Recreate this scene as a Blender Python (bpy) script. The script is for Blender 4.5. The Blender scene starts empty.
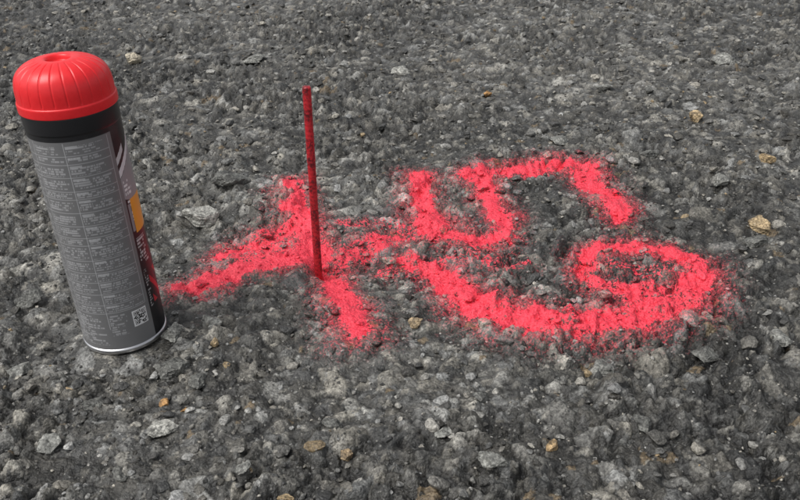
import bpy, bmesh, math, random
import numpy as np
from mathutils import Vector, Matrix, Quaternion
rng=np.random.default_rng(7); random.seed(7)
scn=bpy.context.scene
# ---------------------------------------------------------------- survey helper
CAMH=0.366; PITCH=30.0; F=808.0
_c,_s=math.cos(math.radians(PITCH)),math.sin(math.radians(PITCH))
def gp(u,v):
    """measured bearing -> ground metres (x, y, metres per unit)"""
    a=(u-400)/F; b=(250-v)/F
    y=_c+b*_s; z=-_s+b*_c; t=CAMH/-z
    return a*t,y*t,t/F
CAN=(-0.2120,0.510); ROD=(-0.0720,0.607)
# ---------------------------------------------------------------- noise
def h2(ix,iy,seed):
    with np.errstate(over='ignore'):
        h=(ix.astype(np.int64).astype(np.uint32)*np.uint32(374761393)+iy.astype(np.int64).astype(np.uint32)*np.uint32(668265263)+np.uint32((seed*2246822519)&0xffffffff))
        h=(h^(h>>np.uint32(13)))*np.uint32(1274126177)
        h=(h^(h>>np.uint32(15)))*np.uint32(2246822519)
        h=h^(h>>np.uint32(16))
    return (h.astype(np.float64)/4294967295.0)
def vnoise(x,y,sc,seed):
    px=x/sc; py=y/sc; ix=np.floor(px); iy=np.floor(py); fx=px-ix; fy=py-iy
    fx=fx*fx*fx*(fx*(fx*6-15)+10); fy=fy*fy*fy*(fy*(fy*6-15)+10)
    a=h2(ix,iy,seed);b=h2(ix+1,iy,seed);c=h2(ix,iy+1,seed);d=h2(ix+1,iy+1,seed)
    return (a+(b-a)*fx)*(1-fy)+(c+(d-c)*fx)*fy-0.5
def fbm(x,y,sc,seed,o=4,g=0.5,bil=False):
    r=0;amp=1
    for i in range(o):
        ca,sa=math.cos(i*1.1+.4),math.sin(i*1.1+.4)
        q=vnoise(x*ca-y*sa,x*sa+y*ca,sc/(2.03**i),seed+i*17)
        r=r+amp*((np.abs(q)*2-.35) if bil else q); amp*=g
    return r
def worley(x,y,cell,seed):
    px=x/cell;py=y/cell;ix=np.floor(px);iy=np.floor(py)
    F1=np.full(x.shape,9.);F2=np.full(x.shape,9.)
    bx=np.zeros(x.shape);by=np.zeros(x.shape);ox=np.zeros(x.shape);oy=np.zeros(x.shape)
    for dx in(-1,0,1):
        for dy in(-1,0,1):
            cx=ix+dx;cy=iy+dy
            qx=cx+.5+.9*(h2(cx,cy,seed)-.5);qy=cy+.5+.9*(h2(cx,cy,seed+1)-.5)
            ex=px-qx;ey=py-qy;d=np.sqrt(ex*ex+ey*ey)
            n=d<F1
            F2=np.where(n,F1,np.minimum(F2,d))
            F1=np.where(n,d,F1);bx=np.where(n,cx,bx);by=np.where(n,cy,by);ox=np.where(n,ex,ox);oy=np.where(n,ey,oy)
    return F1,F2,bx,by,ox,oy
def sstep(a,b,x):
    t=np.clip((x-a)/(b-a),0,1);return t*t*(3-2*t)
def stones(x,y,cell,seed,prob):
    wx=x+vnoise(x,y,cell*.6,seed+50)*cell*.5; wy=y+vnoise(x,y,cell*.6,seed+51)*cell*.5
    F1,F2,bx,by,ox,oy=worley(wx,wy,cell,seed)
    r1=h2(bx,by,seed+2);sx=h2(bx,by,seed+3)-.5;sy=h2(bx,by,seed+4)-.5;pr=h2(bx,by,seed+5);cr=h2(bx,by,seed+6)
    t=np.clip((F2-F1-.01)/.34,0,1); e=1-(1-t)**2.2
    top=.32+.38*r1+.9*(sx*ox+sy*oy)
    a=r1*6.28*3; top=np.minimum(top,.50+.36*r1-1.1*(np.cos(a)*ox+np.sin(a)*oy))
    top=np.minimum(top,.55+.3*r1-1.0*(np.cos(a+2.3)*ox+np.sin(a+2.3)*oy))
    pres=(pr<prob)*e
    return cell*np.maximum(top,.05)*pres*.72, pres, cr
K1,K2,K3=.50,.76,.85
def height(x,y,want=False):
    base=.007*fbm(x,y,.22,11,2)+.010*fbm(x,y,.05,21,3)
    m=fbm(x,y,.10,91,3)            # patchiness: smooth fines vs crumbly
    rough=.48+.85*sstep(-.25,.3,m)
    h1,p1,c1=stones(x,y,.019,101,.36)
    hB,p2,c2=stones(x,y,.0100,201,.58)
    h3,p3,c3=stones(x,y,.0052,301,.72)
    crumb=.0064*fbm(x,y,.0165,41,4,.52,True)
    h4=np.maximum(np.maximum(h1*K1,hB*K2),h3*K3)
    h=base+crumb*rough+h4*rough*.95
    d=np.hypot(x-CAN[0],y-CAN[1])
    k=sstep(.030,.050,d); seat=-0.0012+0.0012*vnoise(x,y,.006,5)
    h=(h-.0020)*k+seat*(1-k)
    # disturbed hole where the rod was driven in, loose grit thrown up to the side
    d=np.hypot((x-ROD[0]-.009),(y-ROD[1]-.001)*.9)
    h=h-.020*np.exp(-(d/.013)**2)
    d=np.hypot((x-ROD[0]-.042),(y-ROD[1]-.012))
    h=h-.014*np.exp(-(d/.016)**2)
    d=np.hypot((x-ROD[0]-.02),(y-ROD[1]-.01)*.8)
    h=h+.007*np.exp(-((d-.048)/.016)**2)*(.6+fbm(x,y,.03,77,2))
    if want:
        is1=(h1*K1>=hB*K2)&(h1*K1>=h3*K3)&(p1>.3); is2=(~is1)&(hB*K2>=h3*K3)&(p2>.3); is3=(~is1)&(~is2)&(p3>.3)
        col=np.where(is1,c1,np.where(is2,c2,np.where(is3,c3,-1)))
        return h,col,m,crumb*.9+h4*.9
    return h
# ---------------------------------------------------------------- paint strokes
S={
'x1':([(182,291,8),(212,282,10),(240,273,11),(275,264,13),(318,258,12)],1.),
'x1b':([(216,262,7),(236,250,10),(262,238,14),(290,232,14),(308,240,13)],.88),
'x1c':([(240,262,14),(275,248,22),(310,252,20)],.58),
'x2':([(291,182,10),(296,205,12),(305,235,14),(322,265,11),(338,290,12),(350,316,15),(357,332,16)],.98),
'x3':([(322,262,12),(352,249,9),(380,243,12),(406,236,11)],.76),
'x4':([(380,268,10),(415,268,15),(450,262,12),(500,262,9),(524,270,7)],.48),
'x5':([(345,228,6),(385,226,12),(410,226,11)],.38),
'h1':([(416,174,9),(415,196,12),(428,214,13),(443,234,17),(470,242,15),(500,240,12)],.98),
'h2':([(502,238,10),(503,222,10),(494,202,11),(478,184,11)],.94),
'h3':([(466,178,11),(500,168,12),(535,165,12),(572,160,15),(592,176,13),(606,196,13),(619,216,11)],.93),
's1':([(402,264,8),(432,268,12),(452,288,16),(478,307,19),(515,322,20),(565,327,20),(620,321,20),(664,308,19),(696,288,17),(702,270,16),(682,255,14),(650,248,14),(615,249,14),(586,259,11)],1.0),
's2':([(584,262,11),(582,278,11),(600,291,12),(640,298,13),(672,294,14)],.80),
's3':([(600,268,10),(635,272,13),(680,272,16)],.40),
}
def seglist(S):
    out=[]
    for L,w in S.values():
        Q=[(lambda g,r:(g[0],g[1],r*g[2]))(gp(u,v),r) for u,v,r in L]
        for _ in range(2):
            N=[Q[0]]
            for a,b in zip(Q[:-1],Q[1:]):
                N.append(tuple(.75*a[i]+.25*b[i] for i in range(3)));N.append(tuple(.25*a[i]+.75*b[i] for i in range(3)))
            N.append(Q[-1]);Q=N
        out.append((Q,w))
    return out
SEG=seglist(S)
def paint(x,y):
    wx=x+.011*fbm(x,y,.03,71,4,.6); wy=y+.011*fbm(x,y,.03,75,4,.6)
    core=np.zeros(x.shape); halo=np.zeros(x.shape)
    sel=np.where((x>-.35)&(x<.42)&(y>.38)&(y<.95))
    X=wx[sel];Y=wy[sel];c=np.zeros(X.shape);hl=np.zeros(X.shape)
    for Q,w in SEG:
        best=np.full(X.shape,9.)
        for a,b in zip(Q[:-1],Q[1:]):
            dx,dy=b[0]-a[0],b[1]-a[1];L=dx*dx+dy*dy+1e-12
            t=np.clip(((X-a[0])*dx+(Y-a[1])*dy)/L,0,1)
            d=np.hypot(X-a[0]-t*dx,Y-a[1]-t*dy)/(a[2]+(b[2]-a[2])*t)
            best=np.minimum(best,d)
        c=np.maximum(c,w*(1-sstep(.35,1.6,best))); hl=np.maximum(hl,w*np.exp(-(best/2.05)**2))
    c=c*(1+.65*fbm(X,Y,.020,81,4,.65))
    core[sel]=np.clip(c,0,1.2); halo[sel]=hl
    return core,halo
def albedo(x,y,cid,m,rel):
    lf=fbm(x,y,.30,401,4,.6)
    fines=.078-.04*m+.05*lf+.030*fbm(x,y,.004,411,2)
    for (u,v,rx,ry,k) in((545,205,.055,.06,.5),(525,268,.06,.03,.5),(350,235,.045,.04,.45),(350,262,.03,.02,.5),(440,250,.03,.03,.3),(200,375,.05,.04,.25)):
        gx,gy,_=gp(u,v); fines=fines*(1-k*np.exp(-((x-gx)/rx)**2-((y-gy)/ry)**2))
    st=.045+.33*np.clip(cid,0,1)**2.6
    st=st*(1+.45*fbm(x,y,.004,431,2))
    dust=.36
    v=np.where(cid>=0,fines*dust+st*(1-dust),fines)
    v=v*(.33+.80*sstep(-.0015,.0052,rel))     # cavity shade painted into the albedo: pits darker, tops lighter
    v=v*(1+.45*lf)
    v=np.clip(v,.010,.6)
    warm=np.where(cid>=0,(np.modf(np.clip(cid,0,1)*37.7)[0]-.5)*.10,.0)
    c=np.stack([v*(1.03+warm),v*(1.0+warm*.3),v*(.90-warm*.8)],-1)
    tan=(cid>=0)&(np.modf(np.clip(cid,0,1)*91.3)[0]>.985)
    c[tan]=c[tan]*0+np.array([.19,.145,.09])*(.7+.5*v[tan][:,None])
    return c
# ---------------------------------------------------------------- mesh util
def np_mesh(name,co,faces,n,smooth=True):
    me=bpy.data.meshes.new(name)
    me.vertices.add(len(co)); me.vertices.foreach_set('co',co.astype(np.float32).ravel())
    nf=len(faces); me.loops.add(nf*n); me.loops.foreach_set('vertex_index',faces.astype(np.int32).ravel())
    me.polygons.add(nf); me.polygons.foreach_set('loop_start',np.arange(0,nf*n,n,dtype=np.int32))
    try: me.polygons.foreach_set('loop_total',np.full(nf,n,dtype=np.int32))
    except Exception: pass
    me.update(calc_edges=True)
    me.polygons.foreach_set('use_smooth',np.full(nf,smooth,dtype=bool))
    me.update()
    return me
def add_attr(me,name,typ,arr):
    a=me.attributes.new(name,typ,'POINT')
    if typ=='FLOAT': a.data.foreach_set('value',arr.astype(np.float32).ravel())
    else:
        c=np.ones((len(arr),4),np.float32);c[:,:3]=arr
        a.data.foreach_set('color',c.ravel())
def link(me,name,mat):
    o=bpy.data.objects.new(name,me); scn.collection.objects.link(o); me.materials.append(mat); return o
# ---------------------------------------------------------------- materials
def newmat(n):
    m=bpy.data.materials.new(n); m.use_nodes=True; nt=m.node_tree
    return m,nt,nt.nodes['Principled BSDF']
def N(nt,t,**k):
    n=nt.nodes.new(t)
    for a,b in k.items(): setattr(n,a,b)
    return n
def M(nt,op,a,b=None,clamp=False):
    n=N(nt,'ShaderNodeMath',operation=op,use_clamp=clamp)
    for i,v in enumerate((a,b)):
        if v is None: continue
        if isinstance(v,(int,float)): n.inputs[i].default_value=v
        else: nt.links.new(v,n.inputs[i])
    return n.outputs[0]
def noise(nt,vec,scale,detail=3,rough=.6):
    n=N(nt,'ShaderNodeTexNoise'); n.inputs['Scale'].default_value=scale; n.inputs['Detail'].default_value=detail; n.inputs['Roughness'].default_value=rough
    nt.links.new(vec,n.inputs['Vector']); return n.outputs['Fac']
def mapr(nt,v,a,b,c,d,smooth=False):
    n=N(nt,'ShaderNodeMapRange'); 
    if smooth: n.interpolation_type='SMOOTHSTEP'
    nt.links.new(v,n.inputs[0])
    for i,q in enumerate((a,b,c,d)): n.inputs[i+1].default_value=q
    return n.outputs[0]
def ground_mat():
    m,nt,b=newmat('crushed_asphalt')
    geo=N(nt,'ShaderNodeNewGeometry'); pos=geo.outputs['Position']
    ac=N(nt,'ShaderNodeAttribute',attribute_name='col'); ap=N(nt,'ShaderNodeAttribute',attribute_name='paint'); ah=N(nt,'ShaderNodeAttribute',attribute_name='halo')
    n1=noise(nt,pos,600,2,.7)
    vor=N(nt,'ShaderNodeTexVoronoi'); vor.inputs['Scale'].default_value=430; nt.links.new(pos,vor.inputs['Vector'])
    sc=N(nt,'ShaderNodeSeparateColor'); nt.links.new(vor.outputs['Color'],sc.inputs[0])
    g1,g2=sc.outputs[0],sc.outputs[1]
    var=M(nt,'MULTIPLY',mapr(nt,n1,.3,.7,.52,1.50),mapr(nt,g1,0,1,.70,1.30))
    mc=N(nt,'ShaderNodeVectorMath',operation='SCALE'); nt.links.new(ac.outputs['Color'],mc.inputs[0]); nt.links.new(var,mc.inputs['Scale'])
    fl=M(nt,'MULTIPLY',mapr(nt,vor.outputs['Distance'],.25,.4,1,0),M(nt,'GREATER_THAN',g2,.95))
    mf=N(nt,'ShaderNodeMix',data_type='RGBA'); nt.links.new(M(nt,'MULTIPLY',fl,.45),mf.inputs['Factor']); nt.links.new(mc.outputs[0],mf.inputs['A']); mf.inputs['B'].default_value=(.34,.335,.31,1)
    # paint coverage : sprayed from above, misses steep flanks and pits
    sep=N(nt,'ShaderNodeSeparateXYZ'); nt.links.new(geo.outputs['Normal'],sep.inputs[0]); nz=sep.outputs['Z']
    up=mapr(nt,nz,.35,.95,-.44,.09)
    spk=mapr(nt,n1,.3,.7,-.38,.38); spk2=mapr(nt,g2,0,1,-.21,.21)
    tot=M(nt,'ADD',M(nt,'ADD',M(nt,'MULTIPLY',ap.outputs['Fac'],1.13),up),M(nt,'ADD',spk,spk2))
    core=mapr(nt,tot,.36,.74,0,1,True)
    gate=mapr(nt,ap.outputs['Fac'],0,.10,0,1); core=M(nt,'MULTIPLY',core,gate)
    hal=mapr(nt,M(nt,'ADD',M(nt,'MULTIPLY',ah.outputs['Fac'],.85),M(nt,'ADD',M(nt,'MULTIPLY',up,.5),M(nt,'MULTIPLY',M(nt,'ADD',spk,spk2),1.15))),.20,1.0,0,.62)
    hal=M(nt,'MULTIPLY',hal,mapr(nt,ah.outputs['Fac'],.02,.30,0,1))
    fac=M(nt,'MAXIMUM',core,hal)
    red=N(nt,'ShaderNodeMix',data_type='RGBA'); nt.links.new(mapr(nt,n1,.35,.65,0,1),red.inputs['Factor'])
    red.inputs['A'].default_value=(.74,.024,.052,1); red.inputs['B'].default_value=(1.0,.078,.122,1)
    mx=N(nt,'ShaderNodeMix',data_type='RGBA'); nt.links.new(fac,mx.inputs['Factor']); nt.links.new(mf.outputs['Result'],mx.inputs['A']); nt.links.new(red.outputs['Result'],mx.inputs['B'])
    nt.links.new(mx.outputs['Result'],b.inputs['Base Color'])
    b.inputs['Roughness'].default_value=.52; b.inputs['Specular IOR Level'].default_value=.5
    bp=N(nt,'ShaderNodeBump'); bp.inputs['Strength'].default_value=1.0; bp.inputs['Distance'].default_value=.0011
    nt.links.new(M(nt,'ADD',n1,M(nt,'MULTIPLY',vor.outputs['Distance'],-.6)),bp.inputs['Height'])
    nt.links.new(bp.outputs[0],b.inputs['Normal'])
    return m
GM=ground_mat()
# ---------------------------------------------------------------- ground sheet
def grow(start,step,ratio,end):
    o=[];v=start
    while v<end: v+=step; step*=ratio; o.append(v)
    return o
ys=[.27]
while ys[-1]<2.4:
    y=ys[-1]; d=math.hypot(y,CAMH); ys.append(y+max(.0011,.0011*(d/.55)**1.7))
ys+=grow(ys[-1],.016,1.15,120)
back=grow(0,.004,1.2,60); ys=[.27-b for b in back[::-1]]+ys
ys=np.array(ys)
core=np.arange(-.38,.3801,.00105)
out=np.array(grow(0,.0016,1.15,45))
ss=np.concatenate([-.38-out[::-1],core,.38+out])
k=1+.95*np.clip(ys-.3,0,2.2)
X=ss[None,:]*k[:,None]; Y=np.repeat(ys[:,None],len(ss),1)
shape=X.shape
h,cid,m,rel=height(X,Y,True)
sp=np.maximum(np.gradient(ys)[:,None],np.gradient(ss)[None,:]*k[:,None]); fade=1-sstep(.006,.03,sp)
h=h*fade
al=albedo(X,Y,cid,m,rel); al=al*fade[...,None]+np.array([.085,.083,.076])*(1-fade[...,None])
pc,ph=paint(X,Y)
co=np.stack([X,Y,h],-1).reshape(-1,3)
R,C=shape; idx=np.arange(R*C).reshape(R,C)
fc=np.stack([idx[:-1,:-1],idx[:-1,1:],idx[1:,1:],idx[1:,:-1]],-1).reshape(-1,4)
me=np_mesh('ground',co,fc,4,True)
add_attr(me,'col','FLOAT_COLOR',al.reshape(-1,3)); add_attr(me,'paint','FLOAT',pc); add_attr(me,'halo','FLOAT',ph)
link(me,'ground',GM)
# ---------------------------------------------------------------- rocks
def template(sub,seed,flat=(1,.8,.6),cuts=9):
    r=np.random.default_rng(seed)
    bm=bmesh.new(); bmesh.ops.create_icosphere(bm,subdivisions=sub,radius=1)
    v=np.array([q.co[:] for q in bm.verts]); f=np.array([[q.index for q in p.verts] for p in bm.faces]); bm.free()
    for i in range(cuts):
        n=r.normal(size=3);n/=np.linalg.norm(n);d=r.uniform(.45,.8)
        t=v@n; v=v-np.outer(np.maximum(0,t-d),n)
    v+=r.normal(size=v.shape)*.018
    v*=np.array(flat)*r.uniform(.85,1.15,3)
    return v,f
T0=[template(1,i+60,cuts=6) for i in range(22)]
T1=[template(2,i) for i in range(22)]
def rotm(a,b,c):
    return np.array(Matrix.Rotation(a,3,'Z')@Matrix.Rotation(b,3,'X')@Matrix.Rotation(c,3,'Y'))
def scatter():
    n=21000
    yy=rng.uniform(.28,2.3,n*3); s=rng.uniform(-.38,.38,n*3)
    keep=rng.uniform(0,1,n*3)<((1+.95*(yy-.3))/(1+.95*2.0))*np.clip(.75/yy,0,1.0)**1.5
    yy=yy[keep];s=s[keep]; xx=s*(1+.95*(yy-.3)); n=len(xx)
    d=np.hypot(yy,CAMH)/.55
    size=.0011*(rng.uniform(0.003,1,n)**-.46)*np.clip(d,1,3)**.6   # radius
    # extra loose grit around the can's foot, the rod and the lower left
    ex=[(-.19,.44,.06,.05,240),(-.03,.61,.05,.04,120),(-.12,.36,.14,.05,240),(.12,.62,.06,.05,90),(.2,.42,.2,.08,160),(.1,.9,.5,.2,260)]
    gx=np.concatenate([rng.normal(a,c,q) for a,b_,c,d_,q in ex]);gy=np.concatenate([rng.normal(b_,d_,q) for a,b_,c,d_,q in ex])
    gs=rng.uniform(.0014,.0066,len(gx))
    xx=np.concatenate([xx,gx]);yy=np.concatenate([yy,gy]);size=np.concatenate([size,gs*np.where(rng.random(len(gs))>.7,1,.6)])
    size=np.clip(size,.0009,.0085)
    ok=(np.hypot(xx-CAN[0],yy-CAN[1])>.034+size)&(np.hypot(xx-ROD[0],yy-ROD[1])>.006+size)
    xx,yy,size=xx[ok],yy[ok],size[ok]; n=len(xx)
    zz=height(xx,yy)
    V=[];Fs=[];CC=[];off=0
    lum=.042+.29*rng.uniform(0,1,n)**2.4; wm=rng.uniform(-.5,.6,n)*.10
    tan=rng.uniform(0,1,n)>.992
    for i in range(n):
        v,f=(T1 if size[i]>.0032 else T0)[rng.integers(22)]
        Rm=rotm(rng.uniform(0,6.28),rng.normal()*.35,rng.normal()*.35)
        p=(v*size[i])@Rm.T
        p[:,2]*=.8
        p+=np.array([xx[i],yy[i],zz[i]+size[i]*rng.uniform(-.2,.25)])
        V.append(p);Fs.append(f+off);off+=len(v)
        c=np.array([.30,.225,.13])*(.6+.5*rng.random()) if tan[i] else lum[i]*np.array([1.03+wm[i],1.0+wm[i]*.3,.91-wm[i]*.8])
        CC.append(np.repeat(c[None],len(v),0))
    V=np.concatenate(V);Fs=np.concatenate(Fs);CC=np.concatenate(CC)
    me=np_mesh('gravel',V,Fs,3,False)
    add_attr(me,'col','FLOAT_COLOR',CC); a,b=paint(V[:,0],V[:,1]); add_attr(me,'paint','FLOAT',a); add_attr(me,'halo','FLOAT',b)
    link(me,'gravel',GM)
scatter()
def rock(name,u,v,px,col,seed,flat=(1,.8,.6),sink=.25,rz=0.,tilt=.15):
    x,y,s=gp(u,v); r=px*s/2
    vv,f=template(4,seed,flat,11)
    nx=fbm(vv[:,0]*1.0+seed,vv[:,1]+vv[:,2]*1.7,.5,seed,4,.6)
    vv=vv*(1+.16*nx[:,None])
    vv=vv/np.abs(vv[:,0]).max()
    Rm=rotm(rz,tilt,tilt*.5); p=(vv*r)@Rm.T
    q=np.linspace(0,6.28,8,endpoint=False)
    zs=height(x+np.cos(q)*r*.6,y+np.sin(q)*r*.6); z=float(np.mean(zs)); hz=p[:,2].max()-p[:,2].min()
    p+=np.array([x,y,z-p[:,2].min()-sink*hz])
    me=np_mesh(name,p,f,3,False)
    n=fbm(p[:,0],p[:,1]+p[:,2],.004,seed+3,3,.7)
    c=np.array(col)[None]*(1+.9*n[:,None])
    add_attr(me,'col','FLOAT_COLOR',np.clip(c,.01,.9)); a,b=paint(p[:,0],p[:,1]); add_attr(me,'paint','FLOAT',a);add_attr(me,'halo','FLOAT',b)
    link(me,name,GM)
G=(.20,.20,.182);LG=(.31,.305,.275);DG=(.11,.11,.10);TN=(.36,.27,.155);OR=(.40,.22,.08);PT=(.42,.37,.28)
rocks=[('stone',200,219,38,LG,1),('stone',166,427,38,LG,2),('tan_pebble',763,224,27,TN,3),('tan_pebble',696,119,19,TN,4),('tan_pebble',766,162,18,(.3,.22,.12),5),
('orange_pebble',487,94,11,OR,6),('stone',398,71,26,LG,7),('tan_pebble',133,60,19,PT,8),('stone',627,47,16,G,9),('tan_pebble',552,447,17,(.36,.25,.13),10),
('tan_pebble',415,328,15,(.34,.26,.16),11),('tan_pebble',215,348,13,TN,12),('orange_pebble',185,408,10,OR,13),('orange_pebble',164,399,11,OR,14),('tan_pebble',287,497,20,TN,15),
('stone',172,368,34,DG,16),('stone',196,381,24,DG,17),('stone',212,327,30,G,18),('stone',173,338,32,G,19),('stone',490,468,36,G,20),
('stone',720,184,30,G,21),('stone',725,63,28,G,22),('stone',648,94,18,DG,23),('stone',604,90,20,G,24),('stone',690,324,32,G,25),('stone',605,372,30,G,26),
('stone',706,355,24,DG,27),('stone',445,433,24,G,28),('tan_pebble',345,453,12,(.3,.22,.13),29),('stone',232,190,40,DG,30),('stone',560,138,24,G,31),('stone',755,243,34,DG,32),
('stone',30,300,28,DG,33),('stone',780,342,28,G,34),('stone',650,153,24,DG,35),('stone',255,62,20,G,36),('stone',90,402,28,DG,37),('stone',480,396,20,DG,38),('stone',332,421,20,DG,39),('stone',640,432,26,DG,40),
('stone',50,440,30,G,41),('stone',120,470,26,DG,42),('stone',245,470,24,G,43),('stone',20,370,26,G,44)]
for i,(n,u,v,px,c,sd) in enumerate(rocks):
    fl=(1,.8,.5) if n=='stone' else (1,.9,.75)
    rock(n,u,v,px,c,sd,fl,.28 if n=='stone' and sd>2 else .18,rz=sd*1.7 if sd>2 else .3)
# ---------------------------------------------------------------- rod
def rod():
    na,nz=40,420; z=np.linspace(-.05,.1625,nz); a=np.linspace(0,2*math.pi,na,endpoint=False)
    A,Z=np.meshgrid(a,z); q=np.sin(A+Z*1500)
    r=.0034+.00007*q+.00014*vnoise(A*.004,Z,.006,9)
    r[-1]*=.25; r[-2]*=.86
    Z[-3:]=np.array([[.1615],[.1622],[.1624]])
    co=np.stack([r*np.cos(A)+ROD[0]-Z*.004,r*np.sin(A)+ROD[1],Z],-1).reshape(-1,3)
    idx=np.arange(na*nz).reshape(nz,na); n2=np.roll(idx,-1,1)
    f=np.stack([idx[:-1],n2[:-1],n2[1:],idx[1:]],-1).reshape(-1,4)
    f=np.concatenate([f,np.stack([idx[-1,0:1],idx[-1,10:11],idx[-1,20:21],idx[-1,30:31]],-1).reshape(-1,4)])
    me=np_mesh('steel_marker_rod',co,f,4,True)
    m,nt,b=newmat('sprayed_steel'); geo=N(nt,'ShaderNodeNewGeometry'); p=geo.outputs['Position']
    n1=noise(nt,p,520,3,.7); n2_=noise(nt,p,120,2,.6)
    mx=N(nt,'ShaderNodeMix',data_type='RGBA'); nt.links.new(mapr(nt,M(nt,'ADD',M(nt,'MULTIPLY',n1,.6),M(nt,'MULTIPLY',n2_,.4)),.40,.58,0,1,True),mx.inputs['Factor'])
    mx.inputs['A'].default_value=(.13,.012,.016,1); mx.inputs['B'].default_value=(.55,.022,.032,1)
    nt.links.new(mx.outputs['Result'],b.inputs['Base Color']); b.inputs['Roughness'].default_value=.4
    bp=N(nt,'ShaderNodeBump'); bp.inputs['Strength'].default_value=.4; bp.inputs['Distance'].default_value=.0004; nt.links.new(n1,bp.inputs['Height']); nt.links.new(bp.outputs[0],b.inputs['Normal'])
    link(me,'steel_marker_rod',m)
rod()
# ---------------------------------------------------------------- spray can
can=bpy.data.objects.new('spray_paint_can',None); scn.collection.objects.link(can); can.location=(CAN[0],CAN[1],0)
can.rotation_mode='QUATERNION'
# label seam faces this way; the can leans two degrees on the uneven ground
can.rotation_quaternion=Quaternion((0,1,0),math.radians(-2.0))@Quaternion((0,0,1),math.atan2(-CAN[1],-CAN[0]))
can.scale=(.95,.95,1.0)
def revolve(name,prof,na,mat,mod=None,smooth=True,sub=0):
    P=[np.array(p,float) for p in prof]
    for _ in range(sub):
        Q=[P[0]]
        for a,b in zip(P[:-1],P[1:]): Q+= [a*.75+b*.25,a*.25+b*.75]
        Q.append(P[-1]);P=Q
    P=np.array(P)/1000.
    a=np.linspace(0,2*math.pi,na,endpoint=False); A,Rr=np.meshgrid(a,P[:,0]); _,Z=np.meshgrid(a,P[:,1])
    if mod: Rr,Z=mod(A,Rr,Z)
    co=np.stack([Rr*np.cos(A),Rr*np.sin(A),Z],-1).reshape(-1,3); nz=len(P)
    idx=np.arange(na*nz).reshape(nz,na); n2=np.roll(idx,-1,1)
    f=np.stack([idx[:-1],n2[:-1],n2[1:],idx[1:]],-1).reshape(-1,4)
    me=np_mesh(name,co,f,4,smooth); o=link(me,name,mat); o.parent=can
    return o,me,A,Z
def label(A,Z):
    ph=np.degrees((A+math.pi)%(2*math.pi)-math.pi)  # 0 = seam axis, + to the right
    z=Z*1000; s=ph/360*201     # mm along the wrap
    c=np.zeros(A.shape+(3,)); c[:]=(.180,.180,.182)
    def put(mask,col,a=1.0): c[mask]=c[mask]*(1-a)+np.array(col)*a
    def text(x0,x1,z0,z1,pitch,cw,col,fg=.62,a=.8,seed=1,fill=.5):
        inb=(s>x0)&(s<x1)&(z>z0)&(z<z1); row=np.floor(z/pitch); fr=z/pitch-row
        ch=h2(np.floor(s/cw),row,seed)>.30; wd=h2(np.floor(s/cw/5+h2(row,row*0,seed)*5),row,seed+3)>.12
        endx=x0+(x1-x0)*(.55+.45*np.sqrt(h2(row,row*0+3,seed+7)))
        put(inb&(fr<fg)&ch&wd&(s<endx),col,a)
    W=(.55,.55,.56)
    bounds=[166,158,152,143,133,127,117,107,98,92,80,70,62,52,43,36]
    L0,L1,L2=-58,-10,20.5
    for j,(zt,zb) in enumerate(zip(bounds[:-1],bounds[1:])):
        text(L0,-36,zb+1,zt-1.2,1.75,.62,W,seed=10+j,a=.5)
        text(-34,L1-1,zb+1,zt-1.2,1.75,.62,W,seed=30+j,a=.5)
        text(L1+1,L2-1,zb+1,zt-1.2,1.75,.62,W,seed=60+j,a=.5)
        put((s>L0)&(s<L2)&(np.abs(z-zb)<.22),W,.6)
        put((s>L1+1)&(s<L1+9)&(z>zt-2.6)&(z<zt-1.0),W,.55)
    put((np.abs(s-L1)<.25)&(z>22)&(z<167),W,.75)
    put((np.abs(s-L2)<.22)&(z>36)&(z<167),W,.6)
    put((np.abs(s+35)<.22)&(z>22)&(z<167),W,.6)
    text(L0,L1-1,8,34,1.9,.7,W,seed=91,a=.5); text(L1+1,4,16,34,1.9,.7,W,seed=95,a=.5)
    q=(s>8)&(s<20)&(z>20)&(z<33); put(q,(.75,.75,.75))
    mod=(h2(np.floor((s-8)/.75),np.floor((z-20)/.75),5)>.5)&(s>8.8)&(s<19.2)&(z>20.8)&(z<32.2); put(mod,(.02,.02,.02))
    for fx,fz in((9,21),(9,29),(16,29)):
        dd=np.maximum(abs(s-fx-1.5),abs(z-fz-1.5)); put(dd<1.9,(.75,.75,.75)); put((dd<1.6),(.02,.02,.02)); put((dd<1.0),(.75,.75,.75)); put((dd<.55),(.02,.02,.02))
    edge=24.0+.0*z
    B=(s>edge)|(s<-66)
    put(B,(.012,.012,.014))
    curve=135+ (s-edge)*.9
    put((s>edge)&(s<80)&(z>118-(s-edge)*.5)&(z<curve-2),(.30,.30,.31))
    put((s>edge)&(s<80)&(z<curve+4)&(z>curve-1.5),(.7,.7,.72))
    put((s>edge)&(s<80)&(z>curve+8)&(z<curve+13)&(s<edge+9),(.55,.55,.56))
    text(edge+1.5,edge+10,100,132,3.0,1.1,(.8,.8,.8),seed=120,a=.9)
    put((s>edge+4.5)&(s<edge+30)&(z>90)&(z<116),(.85,.36,.03))
    put((s>edge+1)&(s<edge+4)&(z>92)&(z<113),(.25,.25,.26))
    text(edge+2,edge+14,64,86,2.6,.9,(.6,.6,.6),seed=140,a=.8)
    put((s>edge+7)&(s<edge+34)&(z>30)&(z<56)&(((z+s*1.2)%17)<6),(.5,.02,.03))
    text(edge+2,edge+6,28,60,2.2,.8,(.45,.45,.45),seed=150,a=.7)
    put(z>167.6,(.012,.012,.014))
    return c
mb,nt,b=newmat('can_label'); at=N(nt,'ShaderNodeAttribute',attribute_name='col'); geo=N(nt,'ShaderNodeNewGeometry')
nz_=noise(nt,geo.outputs['Position'],60,4,.6); 
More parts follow.
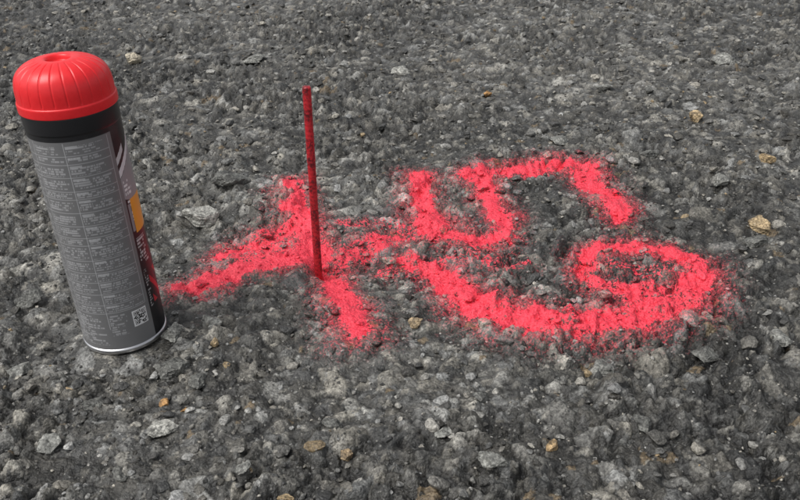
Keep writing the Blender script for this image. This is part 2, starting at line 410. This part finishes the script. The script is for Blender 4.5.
mxx=N(nt,'ShaderNodeMix',data_type='RGBA'); nt.links.new(mapr(nt,nz_,.55,.8,0,.18),mxx.inputs['Factor']); nt.links.new(at.outputs['Color'],mxx.inputs['A']); mxx.inputs['B'].default_value=(.2,.19,.17,1)
nt.links.new(mxx.outputs['Result'],b.inputs['Base Color']); nt.links.new(mapr(nt,nz_,.3,.7,.28,.42),b.inputs['Roughness']); b.inputs['Metallic'].default_value=0.0
zz=np.linspace(4.2,183.0,430)
prof=[(32.0,z) for z in zz]
o,me,A,Z=revolve('body',prof,500,mb)
add_attr(me,'col','FLOAT_COLOR',label(A,Z).reshape(-1,3))
mm,nt,b=newmat('tinplate'); b.inputs['Base Color'].default_value=(.62,.62,.63,1); b.inputs['Metallic'].default_value=1; b.inputs['Roughness'].default_value=.3
revolve('base_rim',[(0,3.5),(20,2.5),(28,1.5),(30.5,.2),(31.6,-.3),(32.8,.2),(33.0,1.5),(32.8,3.0),(32.2,3.6),(31.6,4.0),(31.9,4.6)],128,mm,sub=2)
mk,nt,b=newmat('black_collar'); b.inputs['Base Color'].default_value=(.012,.012,.014,1); b.inputs['Roughness'].default_value=.3
revolve('collar',[(31.9,171),(32.25,171.3),(32.3,176),(32.3,183.5),(31,185)],128,mk,sub=1)
mc,nt,b=newmat('red_cap_plastic'); geo=N(nt,'ShaderNodeNewGeometry')
nn=noise(nt,geo.outputs['Position'],300,3,.6)
mx=N(nt,'ShaderNodeMix',data_type='RGBA'); nt.links.new(mapr(nt,nn,.3,.7,0,1),mx.inputs['Factor']); mx.inputs['A'].default_value=(.80,.014,.020,1); mx.inputs['B'].default_value=(.87,.020,.027,1)
nt.links.new(mx.outputs['Result'],b.inputs['Base Color']); b.inputs['Roughness'].default_value=.33
def ribs(A,R,Z):
    k=24; d=np.abs(((A*k/(2*math.pi))%1)-.5)*2
    dist=(1-d)*(2*math.pi/k)*R/2*1000
    g=np.exp(-(dist/.5)**2)*sstep(.190,.1915,Z)*sstep(.0135,.016,R)
    return R-.00035*g, Z-.0003*g*sstep(.2,.21,Z)
zc=[(32.2,183.0),(33.1,183.0),(33.2,184),(33.2,188.5),(33.0,189.2),(32.5,189.6),(32.4,190),(32.35,193),(32.3,196.5),(31.9,200),(30.9,203.8),(29.0,207),(26,209.8),(22.0,212.0),(17.5,213.4),(13,214.2),(9.5,214.3),(8.2,213.6),(7.6,212.3),(7.2,210.6),(6,210.2),(3,210.2),(.01,210.2)]
revolve('cap',zc,720,mc,mod=ribs,sub=2)
# ---------------------------------------------------------------- light
w=bpy.data.worlds.new('World'); scn.world=w; w.use_nodes=True; nt=w.node_tree
sky=nt.nodes.new('ShaderNodeTexSky'); sky.sky_type='NISHITA'; sky.sun_disc=False
EL,AZ=math.radians(58),math.radians(-115)
sky.sun_elevation=EL; sky.sun_rotation=AZ; sky.air_density=1.0; sky.dust_density=4.0
hs=nt.nodes.new('ShaderNodeHueSaturation'); hs.inputs['Saturation'].default_value=.22; nt.links.new(sky.outputs[0],hs.inputs['Color'])
nt.links.new(hs.outputs[0],nt.nodes['Background'].inputs['Color']); nt.nodes['Background'].inputs['Strength'].default_value=.15
sl=bpy.data.lights.new('sun','SUN'); sl.energy=1.5; sl.angle=math.radians(35); sl.color=(1,.98,.95)
so=bpy.data.objects.new('sun',sl); scn.collection.objects.link(so)
d=Vector((math.sin(AZ)*math.cos(EL),math.cos(AZ)*math.cos(EL),math.sin(EL)))
so.rotation_euler=d.to_track_quat('Z','Y').to_euler()
# ---------------------------------------------------------------- camera
cd=bpy.data.cameras.new('camera'); cam=bpy.data.objects.new('camera',cd); scn.collection.objects.link(cam)
cd.sensor_width=36; cd.lens=36*F/800; cd.clip_start=.01; cd.clip_end=500
cam.location=(0,0,CAMH); cam.rotation_euler=(math.radians(90-PITCH),0,0)
scn.camera=cam
scn.view_settings.view_transform='Standard'; scn.view_settings.look='None'; scn.view_settings.exposure=0
